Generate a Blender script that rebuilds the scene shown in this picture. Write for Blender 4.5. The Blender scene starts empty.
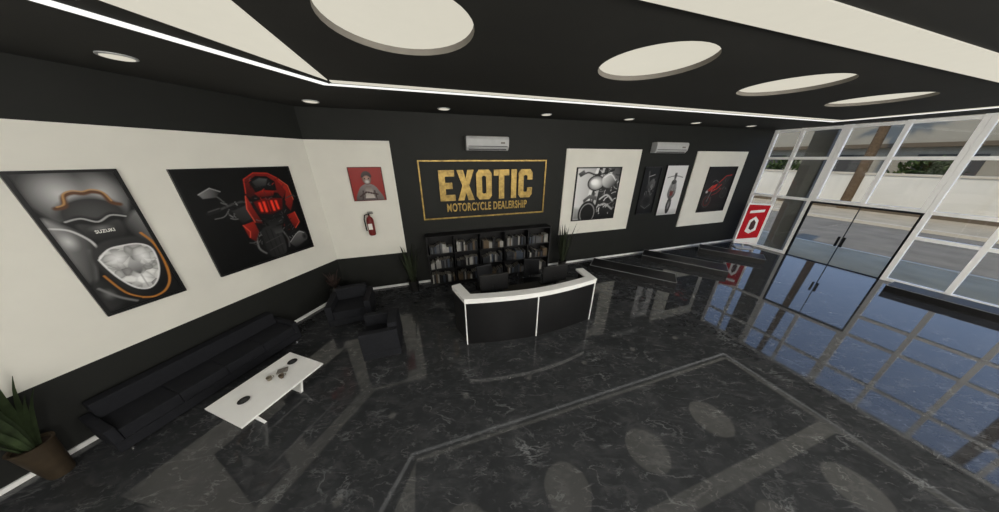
import bpy, bmesh, math, random
import numpy as np
from mathutils import Vector, Matrix
random.seed(7)
SC = bpy.context.scene
COL = SC.collection
PI = math.pi
F = 236.0; PITCH = math.radians(22.5); CZ = 3.3; H = 4.25
cp, sp = math.cos(PITCH), math.sin(PITCH)

# ---------------------------------------------------------------- surveying
def ray(px, py):
    a = (px-499.5)/F; b = (py-256)/F
    return a, -b*sp+cp, -b*cp-sp
def at(px, py, z=0.0):
    a, f, u = ray(px, py); k = (z-CZ)/u
    return Vector((a*k, f*k, z))
C1 = Vector((-4.05, 5.41)); C2 = Vector((10.165, 9.793))
A_FAR = math.atan2(C2.y-C1.y, C2.x-C1.x)
A_LEFT = math.atan2(4.07, 1.25)
A_WIN = A_FAR-PI/2
FR = {'far': (C1, A_FAR), 'left': (C1, A_LEFT), 'win': (C2, A_WIN), 'tray': (Vector((-0.80, 2.32)), A_FAR)}
def wpt(fr, x, y, z=0.0):
    o, a = FR[fr]
    return Vector((o.x+x*math.cos(a)-y*math.sin(a), o.y+x*math.sin(a)+y*math.cos(a), z))
def on_wall(fr, px, py, off=0.0):
    o, an = FR[fr]; d = Vector((math.cos(an), math.sin(an)))
    P = o+off*Vector((math.sin(an), -math.cos(an)))
    a, f, u = ray(px, py)
    k = (P.x*d.y-P.y*d.x)/(a*d.y-f*d.x)
    return (Vector((a*k, f*k))-P).dot(d), CZ+k*u
def wrect(fr, tl, tr, br, bl, off=0.0):
    q = [on_wall(fr, *p, off) for p in (tl, tr, br, bl)]
    return ((q[0][0]+q[3][0])/2, (q[1][0]+q[2][0])/2, (q[2][1]+q[3][1])/2, (q[0][1]+q[1][1])/2)

# ---------------------------------------------------------------- materials
def lin(c):
    c /= 255.0
    return c/12.92 if c <= .04045 else ((c+.055)/1.055)**2.4
MC = {}
def mat(name, rgb, rough=.5, metal=0.0, emit=0.0, var=.06, scale=8.0, ior=1.45, spec=.5):
    if name in MC: return MC[name]
    m = bpy.data.materials.new(name); m.use_nodes = True
    nt = m.node_tree; b = nt.nodes['Principled BSDF']
    c = [lin(v) for v in rgb]
    tc = nt.nodes.new('ShaderNodeTexCoord'); n = nt.nodes.new('ShaderNodeTexNoise')
    n.inputs['Scale'].default_value = scale; n.inputs['Detail'].default_value = 4
    nt.links.new(tc.outputs['Object'], n.inputs['Vector'])
    r = nt.nodes.new('ShaderNodeValToRGB')
    r.color_ramp.elements[0].position = .3; r.color_ramp.elements[1].position = .7
    r.color_ramp.elements[0].color = [v*(1-var) for v in c]+[1]
    r.color_ramp.elements[1].color = [min(1, v*(1+var)) for v in c]+[1]
    nt.links.new(n.outputs['Fac'], r.inputs['Fac'])
    b.inputs['Roughness'].default_value = rough; b.inputs['Metallic'].default_value = metal
    b.inputs['IOR'].default_value = ior; b.inputs['Specular IOR Level'].default_value = spec
    if emit > 0:
        b.inputs['Base Color'].default_value = (.02, .02, .02, 1)
        nt.links.new(r.outputs['Color'], b.inputs['Emission Color'])
        b.inputs['Emission Strength'].default_value = emit
    else:
        nt.links.new(r.outputs['Color'], b.inputs['Base Color'])
    MC[name] = m
    return m
def marble():
    m = bpy.data.materials.new('dark_marble'); m.use_nodes = True
    nt = m.node_tree; b = nt.nodes['Principled BSDF']; N = nt.nodes.new; Lk = nt.links.new
    tc = N('ShaderNodeTexCoord')
    def vein(scale, dist, w, off, lo, hi, gain=1.0):
        mp = N('ShaderNodeMapping'); mp.inputs['Location'].default_value = (off, off*.7, 0)
        mp.inputs['Rotation'].default_value = (0, 0, .5+off); mp.inputs['Scale'].default_value = (1, 2.4, 1)
        Lk(tc.outputs['Object'], mp.inputs['Vector'])
        n = N('ShaderNodeTexNoise'); n.inputs['Scale'].default_value = scale; n.inputs['Detail'].default_value = 8
        n.inputs['Roughness'].default_value = .56; n.inputs['Distortion'].default_value = dist
        Lk(mp.outputs[0], n.inputs['Vector'])
        s = N('ShaderNodeMath'); s.operation = 'SUBTRACT'; s.inputs[1].default_value = .5; Lk(n.outputs['Fac'], s.inputs[0])
        a = N('ShaderNodeMath'); a.operation = 'ABSOLUTE'; Lk(s.outputs[0], a.inputs[0])
        r = N('ShaderNodeMapRange'); r.inputs['From Min'].default_value = 0; r.inputs['From Max'].default_value = w
        r.inputs['To Min'].default_value = gain; r.inputs['To Max'].default_value = 0; Lk(a.outputs[0], r.inputs['Value'])
        k = N('ShaderNodeTexNoise'); k.inputs['Scale'].default_value = scale*1.8; k.inputs['Detail'].default_value = 4
        mp2 = N('ShaderNodeMapping'); mp2.inputs['Location'].default_value = (off+5, 3, 0); Lk(tc.outputs['Object'], mp2.inputs['Vector'])
        Lk(mp2.outputs[0], k.inputs['Vector'])
        kr = N('ShaderNodeMapRange'); kr.inputs['From Min'].default_value = lo; kr.inputs['From Max'].default_value = hi; Lk(k.outputs['Fac'], kr.inputs['Value'])
        mu = N('ShaderNodeMath'); mu.operation = 'MULTIPLY'; Lk(r.outputs[0], mu.inputs[0]); Lk(kr.outputs[0], mu.inputs[1])
        return mu.outputs[0]
    vs = [vein(1.2, .4, .02, 0, .49, .74), vein(2.4, .35, .022, 3.3, .49, .76), vein(4.2, .2, .026, 7.1, .53, .8, .9), vein(1.6, .6, .08, 1.9, .44, .75, .24), vein(3.2, .5, .07, 5.3, .46, .78, .2)]
    cur = vs[0]
    for v in vs[1:]:
        mx = N('ShaderNodeMath'); mx.operation = 'MAXIMUM'; Lk(cur, mx.inputs[0]); Lk(v, mx.inputs[1]); cur = mx.outputs[0]
    bn = N('ShaderNodeTexNoise'); bn.inputs['Scale'].default_value = 1.8; bn.inputs['Detail'].default_value = 6; bn.inputs['Roughness'].default_value = .6; Lk(tc.outputs['Object'], bn.inputs['Vector'])
    br = N('ShaderNodeValToRGB'); Lk(bn.outputs['Fac'], br.inputs['Fac'])
    br.color_ramp.elements[0].position = .3; br.color_ramp.elements[1].position = .75
    br.color_ramp.elements[0].color = (.026, .0272, .0292, 1); br.color_ramp.elements[1].color = (.038, .0395, .042, 1)
    mi = N('ShaderNodeMix'); mi.data_type = 'RGBA'
    Lk(cur, mi.inputs['Factor']); Lk(br.outputs['Color'], mi.inputs[6]); mi.inputs[7].default_value = (.16, .165, .17, 1)
    Lk(mi.outputs[2], b.inputs['Base Color'])
    b.inputs['Roughness'].default_value = .035; b.inputs['IOR'].default_value = 1.5
    return m
def glass():
    m = bpy.data.materials.new('window_glass'); m.use_nodes = True
    nt = m.node_tree; nt.nodes.clear(); N = nt.nodes.new
    o = N('ShaderNodeOutputMaterial'); mx = N('ShaderNodeMixShader'); t = N('ShaderNodeBsdfTransparent'); g = N('ShaderNodeBsdfGlossy')
    t.inputs['Color'].default_value = (.92, .94, .94, 1); g.inputs['Roughness'].default_value = .02
    mx.inputs[0].default_value = .03
    nt.links.new(t.outputs[0], mx.inputs[1]); nt.links.new(g.outputs[0], mx.inputs[2]); nt.links.new(mx.outputs[0], o.inputs['Surface'])
    return m
M_FLOOR = marble(); M_GLASS = glass()
M_WHITEWALL = mat('white_wall_paint', (222, 220, 211), .7, var=.03, scale=2, spec=.2)
M_DARKWALL = mat('charcoal_wall_paint', (31, 32, 30), .6, var=.06, scale=3, spec=.25)
M_CEIL = mat('ceiling_charcoal', (58, 58, 56), .8, var=.05, scale=2, spec=.2)
M_RING = mat('recess_black', (26, 26, 26), .8, var=.05, spec=.1)
M_CREAM = mat('cream_diffuser', (211, 206, 190), .5, emit=1.0, var=.01)
M_LED = mat('white_led', (250, 250, 246), .5, emit=1.1, var=.01)
M_WHITE = mat('white_gloss', (238, 238, 236), .3, var=.02)
M_FRAME = mat('white_window_frame', (250, 250, 248), .5, var=.01)
M_BLACK = mat('black_satin', (21, 21, 22), .4, var=.1, spec=.35)
M_BLACKM = mat('black_metal', (18, 18, 19), .4, .3, var=.1)
M_FABRIC = mat('black_upholstery', (30, 31, 35), .8, var=.12, scale=20, spec=.2)
M_LEATHER = mat('black_leather', (22, 23, 26), .5, var=.12, scale=20, spec=.3)
M_GOLD = mat('gold_leaf', (156, 130, 68), .42, .4, var=.38, scale=10)
M_CHROME = mat('chrome', (190, 190, 192), .2, .9, var=.03)
M_GREY = mat('grey_paint', (118, 114, 108), .8, var=.05, spec=.05)
M_LGREY = mat('light_grey_trim', (175, 176, 176), .45, var=.04)
M_EDGE = mat('platform_edge', (120, 121, 122), .45, var=.04)
M_DGREY = mat('dark_grey_plastic', (50, 51, 52), .5, var=.06)
M_SCREEN = mat('screen_black', (10, 10, 12), .15, var=.05)
M_POT = mat('brown_pot', (56, 46, 33), .6, var=.25, scale=10)
M_BPOT = mat('black_pot', (28, 27, 26), .5, var=.1)
M_SOIL = mat('soil', (40, 29, 22), .95, var=.3, scale=40)
M_LEAF = mat('dark_green_leaf', (48, 60, 36), .55, var=.45, scale=9)
M_LEAF2 = mat('olive_leaf', (38, 45, 28), .65, var=.35, scale=9)
M_TWIG = mat('dark_twig', (46, 33, 28), .8, var=.3)
M_RED = mat('extinguisher_red', (108, 20, 17), .5, var=.05)
M_PAPER = mat('paper', (140, 136, 126), .8, var=.05)
M_TAG = mat('white_tag', (225, 224, 218), .6, var=.03)

# ---------------------------------------------------------------- mesh builder
class MB:
    def __init__(s): s.v = []; s.f = []; s.m = []; s.cur = 0
    def add(s, vs, fs):
        o = len(s.v); s.v += [tuple(v) for v in vs]
        for f in fs: s.f.append([i+o for i in f]); s.m.append(s.cur)
        return s
    def box(s, x0, x1, y0, y1, z0, z1, M=None):
        vs = [Vector(p) for p in ((x0,y0,z0),(x1,y0,z0),(x1,y1,z0),(x0,y1,z0),(x0,y0,z1),(x1,y0,z1),(x1,y1,z1),(x0,y1,z1))]
        if M is not None: vs = [M @ v for v in vs]
        return s.add(vs, [(0,3,2,1),(4,5,6,7),(0,1,5,4),(1,2,6,5),(2,3,7,6),(3,0,4,7)])
    def prism(s, pts, z0, z1):
        n = len(pts)
        vs = [(p[0],p[1],z0) for p in pts]+[(p[0],p[1],z1) for p in pts]
        return s.add(vs, [list(range(n))[::-1], list(range(n, 2*n))]+[(i,(i+1)%n,n+(i+1)%n,n+i) for i in range(n)])
    def prism_xz(s, pts, y0, y1):
        n = len(pts)
        vs = [(p[0],y0,p[1]) for p in pts]+[(p[0],y1,p[1]) for p in pts]
        return s.add(vs, [list(range(n)), list(range(n, 2*n))[::-1]]+[((i+1)%n,i,n+i,n+(i+1)%n) for i in range(n)])
    def strip(s, a, b, z0, z1):
        n = len(a)
        vs = [(p[0],p[1],z0) for p in a]+[(p[0],p[1],z0) for p in b]+[(p[0],p[1],z1) for p in a]+[(p[0],p[1],z1) for p in b]
        fs = []
        for i in range(n-1):
            fs += [(i,i+1,n+i+1,n+i),(2*n+i,3*n+i,3*n+i+1,2*n+i+1),(i,2*n+i,2*n+i+1,i+1),(n+i,n+i+1,3*n+i+1,3*n+i)]
        fs += [(0,n,3*n,2*n),(n-1,3*n-1,4*n-1,2*n-1)]
        return s.add(vs, fs)
    def ring_xz(s, po, pi, y0, y1):
        n = len(po)
        vs = [(p[0],y0,p[1]) for p in po]+[(p[0],y0,p[1]) for p in pi]+[(p[0],y1,p[1]) for p in po]+[(p[0],y1,p[1]) for p in pi]
        fs = []
        for i in range(n):
            j = (i+1) % n
            fs += [(i,j,n+j,n+i),(2*n+i,3*n+i,3*n+j,2*n+j),(i,2*n+i,2*n+j,j),(n+i,n+j,3*n+j,3*n+i)]
        return s.add(vs, fs)
    def cyl(s, p0, p1, r0, r1=None, seg=16):
        if r1 is None: r1 = r0
        p0 = Vector(p0); p1 = Vector(p1); d = (p1-p0).normalized()
        u = d.orthogonal().normalized(); w = d.cross(u)
        vs = []
        for p, r in ((p0, r0), (p1, r1)):
            for i in range(seg):
                t = 2*PI*i/seg; vs.append(p+r*(math.cos(t)*u+math.sin(t)*w))
        return s.add(vs, [list(range(seg))[::-1], list(range(seg, 2*seg))]+[(i,(i+1)%seg,seg+(i+1)%seg,seg+i) for i in range(seg)])
    def tube(s, pts, r, seg=8):
        pts = [Vector(p) for p in pts]; n = len(pts); rs = r if isinstance(r, (list, tuple)) else [r]*n
        vs = []; up = None
        for k, p in enumerate(pts):
            d = (pts[min(k+1, n-1)]-pts[max(k-1, 0)]).normalized()
            if up is None: up = d.orthogonal().normalized()
            u = (up-d*up.dot(d)).normalized(); up = u; w = d.cross(u)
            for i in range(seg):
                t = 2*PI*i/seg; vs.append(p+rs[k]*(math.cos(t)*u+math.sin(t)*w))
        fs = [list(range(seg))[::-1], list(range((n-1)*seg, n*seg))]
        for k in range(n-1):
            for i in range(seg):
                j = (i+1) % seg; fs.append((k*seg+i, k*seg+j, (k+1)*seg+j, (k+1)*seg+i))
        return s.add(vs, fs)
    def lathe(s, prof, c=(0,0), seg=24):
        vs = []; n = len(prof)
        for r, z in prof:
            for i in range(seg):
                t = 2*PI*i/seg; vs.append((c[0]+r*math.cos(t), c[1]+r*math.sin(t), z))
        fs = [list(range(seg))[::-1], list(range((n-1)*seg, n*seg))]
        for k in range(n-1):
            for i in range(seg):
                j = (i+1) % seg; fs.append((k*seg+i, k*seg+j, (k+1)*seg+j, (k+1)*seg+i))
        return s.add(vs, fs)
    def blade(s, base, az, length, width, lean, bend=.5, n=6):
        base = Vector(base); out = Vector((math.cos(az), math.sin(az), 0)); side = Vector((-math.sin(az), math.cos(az), 0))
        p = base.copy(); rows = []
        for k in range(n+1):
            t = k/n; th = lean+bend*t*t
            w = width*(.45+1.3*t if t < .4 else .97*(1-((t-.4)/.6)**1.8))*.5
            w = max(w, .002)
            nrm = Vector((out.x*math.cos(th), out.y*math.cos(th), -math.sin(th)))
            rows.append([p-side*w, p-nrm*width*.12*(1-t), p+side*w])
            p = p+(out*math.sin(th)+Vector((0,0,1))*math.cos(th))*length/n
        vs = [v for r in rows for v in r]; fs = []
        for k in range(n):
            for j in range(2): fs.append((k*3+j, k*3+j+1, k*3+j+4, k*3+j+3))
        return s.add(vs, fs)
    def build(s, name, mats, parent=None, smooth=False, bevel=0, seg=2, loc=None, recalc=True):
        me = bpy.data.meshes.new(name); me.from_pydata(s.v, [], s.f)
        for m in (mats if isinstance(mats, (list, tuple)) else [mats]): me.materials.append(m)
        for p, i in zip(me.polygons, s.m): p.material_index = i
        bm = bmesh.new(); bm.from_mesh(me)
        if recalc: bmesh.ops.recalc_face_normals(bm, faces=bm.faces[:])
        if bevel > 0:
            bmesh.ops.bevel(bm, geom=bm.edges[:], offset=bevel, segments=seg, profile=.5, affect='EDGES', clamp_overlap=True)
        bm.to_mesh(me); bm.free()
        if smooth:
            for p in me.polygons: p.use_smooth = True
            try: me.set_sharp_from_angle(angle=math.radians(40))
            except Exception: pass
        o = bpy.data.objects.new(name, me); COL.objects.link(o)
        if parent: o.parent = parent
        if loc: o.location = loc
        return o
def tag(o, label, cat, group=None):
    o['label'] = label; o['category'] = cat
    if group: o['group'] = group
    return o
def thing(name, label, cat, loc, rot=0, group=None):
    o = bpy.data.objects.new(name, None); COL.objects.link(o)
    o.location = loc; o.rotation_euler = (0, 0, rot); o.empty_display_size = .1
    return tag(o, label, cat, group)
def struct(o): o['kind'] = 'structure'; return o
def dup(root, loc, rot, label, group=None):
    r = root.copy(); COL.objects.link(r); r.location = loc; r.rotation_euler = (0, 0, rot); r['label'] = label
    if group: r['group'] = group
    for ch in list(root.children):
        c = ch.copy(); COL.objects.link(c); c.parent = r
        for g in list(ch.children):
            e = g.copy(); COL.objects.link(e); e.parent = c
    return r
def fthing(fr, name, label, cat, x, y, z, group=None, extra=0):
    return thing(name, label, cat, wpt(fr, x, y, z), FR[fr][1]+extra, group)

# ---------------------------------------------------------------- room shell
R_END = 14.0
PR = wpt('win', R_END, 0); PL = wpt('left', -9.0, 0)
room = [(C1.x, C1.y), (C2.x, C2.y), (PR.x, PR.y), (PL.x, PL.y)]
struct(MB().prism(room, -.1, 0).build('floor', M_FLOOR))
ROWS = [(.05, .05), (2.64, .11), (5.25, .19), (7.9, .28)]+[(9.5-2.62*k, -2.0) for k in range(4)]
RAD = .57
def ceiling():
    bm = bmesh.new(); edges = []
    vs = [bm.verts.new((p[0], p[1], H)) for p in room]
    edges += [bm.edges.new((vs[i], vs[(i+1) % 4])) for i in range(4)]
    for (x, y) in ROWS:
        c = wpt('tray', x, y, H)
        cv = [bm.verts.new((c.x+RAD*math.cos(2*PI*i/40), c.y+RAD*math.sin(2*PI*i/40), H)) for i in range(40)]
        edges += [bm.edges.new((cv[i], cv[(i+1) % 40])) for i in range(40)]
    bmesh.ops.triangle_fill(bm, use_beauty=True, use_dissolve=False, edges=edges)
    me = bpy.data.meshes.new('ceiling'); bm.to_mesh(me); bm.free(); me.materials.append(M_CEIL)
    o = bpy.data.objects.new('ceiling', me); COL.objects.link(o); struct(o)
ceiling()
def wall(name, fr, xs, zs, fn):
    mb = MB(); nx, nz = len(xs), len(zs)
    for j in range(nz-1):
        for i in range(nx-1):
            mb.cur = fn((xs[i]+xs[i+1])/2, (zs[j]+zs[j+1])/2)
            mb.add([(xs[i],0,zs[j]),(xs[i+1],0,zs[j]),(xs[i+1],0,zs[j+1]),(xs[i],0,zs[j+1])], [(0,1,2,3)])
    mb.cur = 0; a, b, c, d = xs[0], xs[-1], zs[0], zs[-1]
    mb.add([(a,0,c),(b,0,c),(b,0,d),(a,0,d),(a,.15,c),(b,.15,c),(b,.15,d),(a,.15,d)], [(4,7,6,5),(0,4,5,1),(3,2,6,7),(0,3,7,4),(1,5,6,2)])
    o = mb.build(name, [M_DARKWALL, M_WHITEWALL], recalc=False)
    o.location = wpt(fr, 0, 0, 0); o.rotation_euler = (0, 0, FR[fr][1]); return struct(o)
ZB, ZT = .97, 3.66
WL = (C2-C1).length
SW = on_wall('far', 412, 284)[0]
wall('wall_left', 'left', [-9, 0], [0, ZB, ZT, H], lambda x, z: 1 if ZB < z < ZT else 0)
wall('wall_far', 'far', [0, SW, WL], [0, ZB, ZT, H], lambda x, z: 1 if (ZB < z < ZT and x < SW) else 0)
wall('wall_right', 'win', [8.0, R_END], [0, H], lambda x, z: 0)
o = MB().box(PL.x, PR.x, -.15, 0, 0, H).build('wall_back', M_WHITEWALL)
o.location = (0, (PL.y+PR.y)/2, 0); struct(o)
def bar_on(fr, name, x0, x1, h=.06, m=M_WHITE):
    o = MB().box(x0, x1, -.025, -.002, .0, h).build(name, m); o.location = wpt(fr, 0, 0, 0); o.rotation_euler = (0,0,FR[fr][1]); struct(o)
bar_on('left', 'baseboard_left', -9, -.03); bar_on('far', 'baseboard_far', .03, WL-.05)
for i, q in enumerate([((560,149),(636,149),(630,229),(564,233)), ((694,152),(748,151),(722,222),(679,226))]):
    x0, x1, z0, z1 = wrect('far', *q)
    o = MB().box(0, x1-x0, -.03, -.001, z0, z1).build('trim_%d' % (i+1), M_WHITEWALL)
    o.location = wpt('far', x0, 0, 0); o.rotation_euler = (0,0,A_FAR); struct(o)

# ---------------------------------------------------------------- ceiling lights
names = ['nearest and largest', 'second', 'third', 'farthest']
for k, (x, y) in enumerate(ROWS):
    lab = ('large round recessed ceiling light, %s of the row running to the windows' % names[k]) if k < 4 else 'large round recessed ceiling light of the row above the viewer'
    t = fthing('tray', 'ceiling_light', lab, 'ceiling light', x, y, H, None if k < 4 else 'round lights of the nearer row')
    n = 40; mb = MB(); vs = []
    for r, z in ((RAD, 0), (RAD, .1), (RAD+.02, .1), (RAD+.02, .002)):
        vs += [(r*math.cos(2*PI*i/n), r*math.sin(2*PI*i/n), z) for i in range(n)]
    mb.add(vs, [(k2*n+i, k2*n+(i+1) % n, ((k2+1) % 4)*n+(i+1) % n, ((k2+1) % 4)*n+i) for k2 in range(4) for i in range(n)])
    mb.build('recess_ring', M_GREY if k < 4 else M_RING, t, smooth=True)
    MB().cyl((0,0,.05), (0,0,.08), RAD-.003, seg=40).build('diffuser', M_CREAM, t)
def strip_thing(name, label, pts, m, h=.012):
    t = MB().prism([tuple(p) for p in pts], -h, -.001).build(name, m)
    t.location = wpt('tray', 0, 0, H); t.rotation_euler = (0,0,A_FAR); tag(t, label, 'ceiling light')
XL, XR = -.95, 11.2
strip_thing('light_strip', 'cream light band crossing the ceiling parallel to the far wall, beside the thin white line', [(XL,1.78),(XR-.16,1.78),(XR-.16,1.88),(XL,1.88)], M_CREAM)
strip_thing('light_strip', 'thin bright white line light along the far edge of the ceiling tray', [(XL-.05,1.96),(XR+.1,1.96),(XR+.1,2.03),(XL-.06,2.03)], M_LED)
strip_thing('light_strip', 'wide cream light band overhead at the upper right of the ceiling', [(-.9,-1.13),(XR-.2,-1.13),(XR-.2,-.78),(-.9,-.78)], M_CREAM)
strip_thing('light_strip', 'cream light band of the ceiling tray running along the window side', [(XR-.15,-3.4),(XR-.05,-3.4),(XR-.05,1.87),(XR-.15,1.77)], M_CREAM)
strip_thing('light_strip', 'thin white line light of the ceiling tray next to the windows', [(XR+.03,-3.4),(XR+.1,-3.4),(XR+.1,1.95),(XR+.03,1.95)], M_LED)
strip_thing('light_strip', 'wedge shaped cream light band narrowing to a point at the upper left', [(-.97,1.77),(-1.0-.461*3.6,1.77-.883*3.6),(-.99,-1.5)], M_CREAM)
lx, ly = -.562, -.827
strip_thing('light_strip', 'thin white line light running toward the viewer along the poster wall side', [(-1.02,1.96),(-1.01,2.03),(-1.09,2.03),(-1.09+lx*5,2.03+ly*5),(-1.01+lx*5,1.97+ly*5)], M_LED)
dl = [wpt('far', s, -.6, H) for s in (.5, 2.85, 5.2, 7.6, 10.0, 12.4)]
dlab = ['above the corner with the red poster', 'between the corner and the wall sign', 'above the gold sign, right side', 'above the black and white poster', 'near the second air conditioner', 'nearest the window corner']
def downlight(loc, label):
    t = thing('downlight', label, 'ceiling light', loc)
    MB().lathe([(.13,-.001),(.13,-.01),(.118,-.013),(.108,-.013),(.108,-.001)], seg=28).build('rim', M_LGREY, t, smooth=True)
    MB().cyl((0,0,-.016), (0,0,-.0135), .107, seg=28).build('lens', M_CREAM, t)
for p, l in zip(dl, dlab): downlight(p, 'small round downlight in the ceiling edge '+l)
downlight(at(117, 56, H), 'small round downlight at upper left above the large posters')

# ---------------------------------------------------------------- windows and door
def wframe(name):
    o = bpy.data.objects.new(name, None); COL.objects.link(o); o.location = wpt('win', 0, 0, 0); o.rotation_euler = (0,0,A_WIN); return struct(o)
def window(name, x0, x1, z0, z1, xs, zs, w=.044):
    t = wframe(name)
    for x in xs: MB().box(x-w, x+w, -.05, .05, z0, z1).build('mullion', M_FRAME, t)
    for z in zs:
        for a, b in zip(xs[:-1], xs[1:]):
            MB().box(a+w, b-w, -.04, .04, max(z-w, z0), min(z+w, z1)).build('transom', M_FRAME, t)
    MB().box(x0+.01, x1-.01, .055, .063, z0+.01, z1-.01).build('glass', M_GLASS, t)
DX0, DX1, DZ = 1.70, 3.76, 1.92
window('window_1', 0.02, DX0, 0, H, [.065, .75, DX0-.046], [.046, 1.98, 3.3, 4.19])
window('window_2', DX0, DX1, DZ+.04, H, [DX0+.046, 2.73, DX1-.046], [DZ+.086, 3.3, 4.19])
window('window_3', DX1, 8, 0, H, [DX1+.046, 4.75, 5.7, 6.7, 7.94], [.046, 1.3, 1.98, 3.3, 4.19])
t = wframe('door_1')
MB().box(DX0,DX0+.03,-.05,.05,0,DZ).box(DX1-.03,DX1,-.05,.05,0,DZ).box(DX0,DX1,-.05,.05,DZ,DZ+.03).build('door_frame', M_BLACKM, t)
mid = (DX0+DX1)/2
for a, b, hx, s in ((DX0+.033, mid-.002, mid-.055, -1), (mid+.002, DX1-.033, mid+.055, 1)):
    e0, e1 = (.012, .005) if s < 0 else (.005, .012)
    lf = MB().ring_xz([(a,.005),(b,.005),(b,DZ-.004),(a,DZ-.004)], [(a+e0,.02),(b-e1,.02),(b-e1,DZ-.02),(a+e0,DZ-.02)], -.02, .02).build('door_leaf', M_BLACKM, t)
    MB().box(a+e0, b-e1, -.005, .005, .02, DZ-.02).build('glass', M_GLASS, lf)
    MB().box(hx-.025, hx+.025, -.075, -.05, .66, .98).box(hx-.015, hx+.015, -.05, -.005, .68, .71).box(hx-.015, hx+.015, -.05, -.005, .93, .96).build('handle', M_BLACK, lf)
o = MB().box(-.26,.26,-.2,.2,0,5.2).build('trim_3', M_GREY, bevel=.01); o.location = wpt('win', 1.24, .3, -.02); o.rotation_euler = (0,0,A_WIN); struct(o)

# ---------------------------------------------------------------- wall art: prints are fine meshes coloured per vertex
def print_mat():
    m = bpy.data.materials.new('poster_print'); m.use_nodes = True; nt = m.node_tree; b = nt.nodes['Principled BSDF']
    a = nt.nodes.new('ShaderNodeAttribute'); a.attribute_name = 'ink'
    nt.links.new(a.outputs['Color'], b.inputs['Base Color']); b.inputs['Roughness'].default_value = .4; b.inputs['Specular IOR Level'].default_value = .3
    return m
M_PRINT = print_mat()
def C(c): return np.array([lin(v) for v in (c if isinstance(c, tuple) else (c,c,c))])
def sm(pts, closed, n=5):
    N = len(pts); out = []
    for i in range(N if closed else N-1):
        if closed: a, b, c, d = (pts[(i+k) % N] for k in (-1,0,1,2))
        else: a, b, c, d = pts[max(i-1,0)], pts[i], pts[i+1], pts[min(i+2,N-1)]
        for k in range(n):
            t = k/n
            out.append(tuple(.5*(2*b[j]+(c[j]-a[j])*t+(2*a[j]-5*b[j]+4*c[j]-d[j])*t*t+(3*b[j]-a[j]-3*c[j]+d[j])*t**3) for j in (0,1)))
    if not closed: out.append(pts[-1])
    return out
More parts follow.
